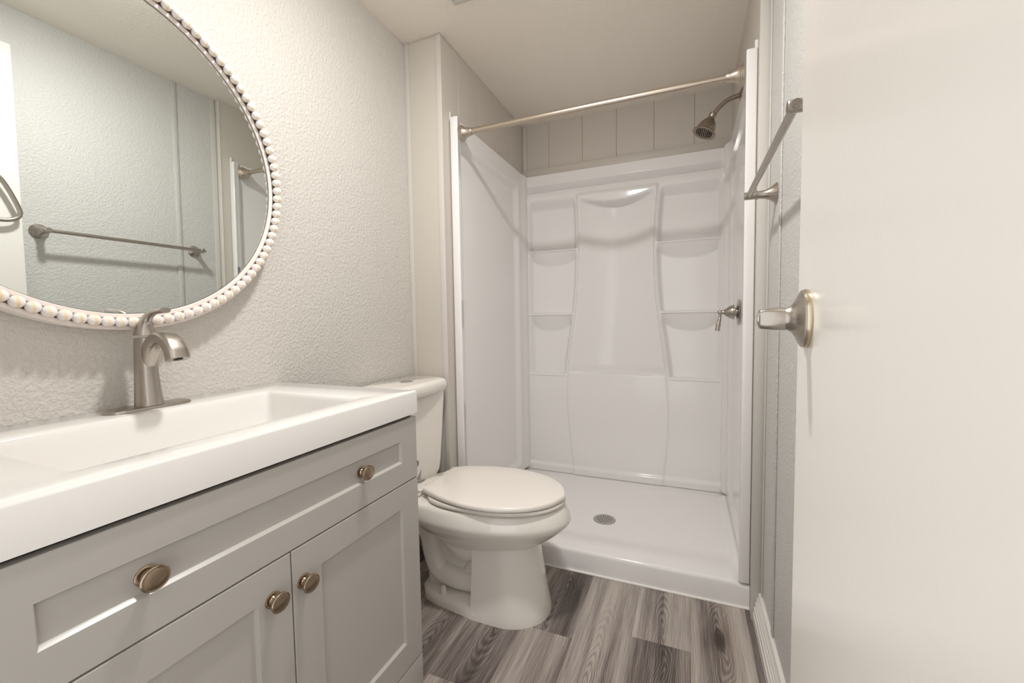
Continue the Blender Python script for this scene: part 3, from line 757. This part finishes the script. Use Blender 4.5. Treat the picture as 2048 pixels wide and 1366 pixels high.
def shower():
    t = thing('shower_surround', ((XA + XR) / 2, YB, 0.08), 'glossy white three-wall acrylic shower surround with moulded shelves', 'shower wall')
    nu, nv = 210, 372
    xs = np.linspace(XB0, XB1, nu)
    # extra rows at the shelf edges keep them crisp
    zs = np.unique(np.concatenate([np.linspace(0.076, 1.930, 320)] + [np.linspace(q - 0.012, q + 0.010, 12) for q in (0.693, 1.072, 1.466)] + [np.linspace(1.815, 1.872, 20)]))
    bm = bmesh.new(); V = grid(bm, nu, len(zs), lambda i, j: Vector((xs[i], YF + back_depth(xs[i], zs[j]), zs[j])))
    # returned top edge
    top = [bm.verts.new((v[-1].co.x, YB - 0.006, 1.930)) for v in V]
    for i in range(nu - 1): bm.faces.new((V[i][-1], V[i + 1][-1], top[i + 1], top[i]))
    finish('back_panel', bm, M_acryl, t, angle=60)

    def side(sgn):
        # sgn -1: left, +1: right
        wall = XA + 0.008 if sgn < 0 else XR - 0.001
        xin = -0.927 if sgn < 0 else 0.1775           # inner face of the front flange
        base = -0.944 if sgn < 0 else 0.198
        rec = -0.9625 if sgn < 0 else 0.2105
        ny, nz = 110, 130
        ys = np.linspace(YP + 0.0, YF + 0.012, ny); zz = np.linspace(0.0945, 1.930, nz)
        def fx(y, z):
            q = ss((y - 1.690) / 0.022) * ss((2.405 - y) / 0.05) * ss((z - 0.15) / 0.02) * ss((1.835 - z) / 0.02)
            x = base + (rec - base) * q
            f = 1 - ss((y - 1.668) / 0.030)
            x = x + (xin - x) * f
            c = ss((y - 2.44) / 0.07)
            return x + ((-0.934 if sgn < 0 else 0.172) - x) * c * 0.9
        bm = bmesh.new()
        V = grid(bm, ny, nz, lambda i, j: Vector((fx(ys[i], zz[j]), ys[i], zz[j])))
        top = [bm.verts.new((wall, v[-1].co.y, 1.930)) for v in V]
        for i in range(ny - 1): bm.faces.new((V[i][-1], V[i + 1][-1], top[i + 1], top[i]))
        a, b = (wall, xin) if sgn < 0 else (xin, wall)
        bm2 = bmesh.new(); box(bm2, (a, YP - 0.004, 0.0945), (b, YP + 0.024, 1.932), 0.005, 3)
        w = XA + 0.0045 if sgn < 0 else XR - 0.007
        box(bm2, (w if sgn < 0 else w - 0.003, YP + 0.002, 1.920), ((w + 0.004) if sgn < 0 else XR - 0.0008, YP + 0.006, 1.957))
        me = D.meshes.new('tmp'); bm2.to_mesh(me); bm2.free(); bm.from_mesh(me); D.meshes.remove(me)
        finish('side_panel', bm, M_acryl, t, angle=50)
    side(-1); side(1)

    p = thing('shower_pan', ((XA + XR) / 2, (YP + YB) / 2, 0), 'low white shower pan with a front threshold above the plank floor', 'shower base')
    dx, dy = -0.368, 2.030
    x0, x1, y0, y1 = XA + 0.009, XR - 0.001, YP - 0.002, YB - 0.006
    def hz(x, y):
        fl = 0.052 + 0.022 * cl(math.hypot(x - dx, (y - dy)) / 0.6)
        e = min(x - x0, x1 - x); z = fl
        z = z + (0.094 - z) * (1 - ss((y - 1.690) / 0.19))
        z = z + (0.088 - z) * (1 - ss((e - 0.022) / 0.028))
        z = z + (0.071 - z) * ss((y - 2.45) / 0.05)
        r = cl((y0 + 0.014 - y) / 0.014); z -= 0.014 * (1 - math.sqrt(max(0, 1 - r * r)))
        return z
    nx, ny = 130, 110
    xs = np.linspace(x0, x1, nx); ys = np.concatenate([np.linspace(y0, y0 + 0.016, 9)[:-1], np.linspace(y0 + 0.016, y1, ny - 8)])
    bm = bmesh.new(); V = grid(bm, nx, ny, lambda i, j: Vector((xs[i], ys[j], hz(xs[i], ys[j]))))
    b0 = [bm.verts.new((x, y0 + 0.004, 0.0)) for x in xs]
    for i in range(nx - 1): bm.faces.new((b0[i], b0[i + 1], V[i + 1][0], V[i][0]))
    s1 = [bm.verts.new((x1, y, 0.0)) for y in ys]
    for j in range(ny - 1): bm.faces.new((V[-1][j], V[-1][j + 1], s1[j + 1], s1[j]))
    s0 = [bm.verts.new((x0, y, 0.0)) for y in ys]
    for j in range(ny - 1): bm.faces.new((V[0][j + 1], V[0][j], s0[j], s0[j + 1]))
    finish('pan', bm, M_acryl, p, angle=60)
    # bead of caulk along the floor joint
    bm = bmesh.new(); tube(bm, [(x0, y0 + 0.0015, 0.003), (x1, y0 + 0.0015, 0.003)], 0.005, 10); finish('caulk', bm, mat('caulk_white', srgb(238, 234, 228), 0.4), p)
    # drain grate with punched holes
    d = None
    bm = bmesh.new(); zt = hz(dx, dy) + 0.0045
    lathe(bm, (dx, dy, zt - 0.004), (0, 0, 1), [(0.054, 0), (0.054, 0.002), (0.052, 0.0036), (0.046, 0.004), (0.002, 0.0042)], 48)
    d = finish('drain', bm, M_steel, p)
    bm = bmesh.new()
    for i in range(-3, 4):
        for j in range(-3, 4):
            if (i + j) % 2 == 0 and i * i + j * j <= 11:
                box(bm, (dx + i * 0.0105 - 0.0030, dy + j * 0.0105 - 0.0030, zt + 0.0002), (dx + i * 0.0105 + 0.0030, dy + j * 0.0105 + 0.0030, zt + 0.0006))
    h = finish('drain_holes', bm, M_black, d); h.parent = d; h.matrix_parent_inverse = Matrix.Identity(4)
shower()

def rod():
    A, B = Vector((-0.9262, 1.678, 1.868)), Vector((0.1738, 1.700, 1.879)); ax = (B - A).normalized(); L = (B - A).length
    t = thing('shower_curtain_rod', (A + B) / 2, 'bare satin nickel curtain rod across the top of the shower opening', 'curtain rod')
    bm = bmesh.new(); tube(bm, [A + ax * 0.03, A + ax * (L - 0.165)], 0.0130, 28); tube(bm, [A + ax * (L - 0.165), A + ax * (L - 0.03)], 0.0112, 28)
    finish('rod', bm, M_rod, t)
    prof = [(0.034, 0), (0.034, 0.004), (0.031, 0.006), (0.031, 0.010), (0.028, 0.012), (0.028, 0.015), (0.024, 0.020), (0.0195, 0.030), (0.0165, 0.042), (0.0155, 0.052), (0.0145, 0.054)]
    for o, a, k in ((A, ax, 1.0), (B, -ax, 1.0)):
        bm = bmesh.new(); lathe(bm, o, a, prof, 40); finish('end_flange', bm, M_rod, t)
rod()

def head():
    ys = 2.085
    t = thing('showerhead', (XR, ys, 2.0), 'dark nickel bell-shaped shower head on a bent arm high in the shower corner', 'shower head')
    arm = spline([(XR + 0.003, ys, 1.984), (0.185, ys, 1.981), (0.155, ys, 1.972), (0.128, ys, 1.953), (0.106, ys, 1.930), (0.098, ys, 1.922)], 6)
    bm = bmesh.new(); tube(bm, arm, 0.0095, 20); finish('arm', bm, M_nickd, t)
    bm = bmesh.new(); lathe(bm, (XR, ys, 1.984), (-1, 0, 0), [(0.03, 0), (0.028, 0.004), (0.014, 0.012), (0.0115, 0.014)], 32); finish('wall_flange', bm, M_nickd, t)
    o = Vector((0.099, ys, 1.924)); a = Vector((-0.40, -0.10, -0.86)).normalized()
    bm = bmesh.new(); lathe(bm, o, a, [(0.011, -0.006), (0.0145, -0.004), (0.0145, 0.010), (0.013, 0.012), (0.013, 0.018), (0.017, 0.020), (0.018, 0.024), (0.027, 0.034), (0.034, 0.048), (0.039, 0.064), (0.0405, 0.072), (0.041, 0.076), (0.046, 0.080), (0.0495, 0.083), (0.0495, 0.088), (0.047, 0.089), (0.040, 0.086), (0.038, 0.0855)], 44)
    hd = finish('bell', bm, M_nickd, t)
    bm = bmesh.new(); x, y, z = frame_of(a)
    for q, n in ((0.0, 1), (0.0085, 6), (0.0165, 12), (0.0245, 18), (0.032, 24)):
        for k in range(n):
            an = 2 * math.pi * (k + 0.2 * q * 100) / n
            lathe(bm, o + x * q * math.cos(an) + y * q * math.sin(an), z, [(0.0021, 0.0855), (0.0019, 0.0885), (0.001, 0.089)], 8)
    s = finish('spray_nozzles', bm, M_black, hd); s.parent = hd; s.matrix_parent_inverse = Matrix.Identity(4)
head()

def valve():
    xv, yv, z = 0.2055, 2.08, 1.061
    t = thing('shower_valve', (xv, yv, z), 'brushed nickel shower valve with a short downward lever on the right shower wall', 'faucet valve')
    bm = bmesh.new(); lathe(bm, (xv, yv, z), (-1, 0, 0), [(0.057, 0), (0.0565, 0.0010), (0.045, 0.002), (0.022, 0.007)], 48); finish('escutcheon', bm, M_nick, t)
    bm = bmesh.new(); lathe(bm, (xv, yv, z), (-1, 0, 0), [(0.019, 0.006), (0.019, 0.014), (0.032, 0.015), (0.033, 0.019), (0.030, 0.021), (0.029, 0.026), (0.0245, 0.036), (0.017, 0.047), (0.0105, 0.055), (0.009, 0.058), (0.009, 0.064)], 40); finish('handle_bell', bm, M_nick, t)
    bm = bmesh.new(); lathe(bm, (xv - 0.070, yv, z), (-1, 0, 0), [(0.004, -0.010), (0.009, -0.006), (0.0105, 0), (0.009, 0.006), (0.004, 0.010)], 24)
    tube(bm, spline([(xv - 0.070, yv, z), (xv - 0.071, yv - 0.002, z - 0.025), (xv - 0.076, yv - 0.004, z - 0.050), (xv - 0.081, yv - 0.006, z - 0.082)], 5), [0.006] * 3 + [0.0058] * 3 + [0.0075] * 4 + [0.0095] * 4 + [0.0105, 0.0100], 20)
    finish('lever', bm, M_nick, t)
valve()

for o in list(D.objects):
    for k in ('abs', 'abs2'):
        if k in o: del o[k]
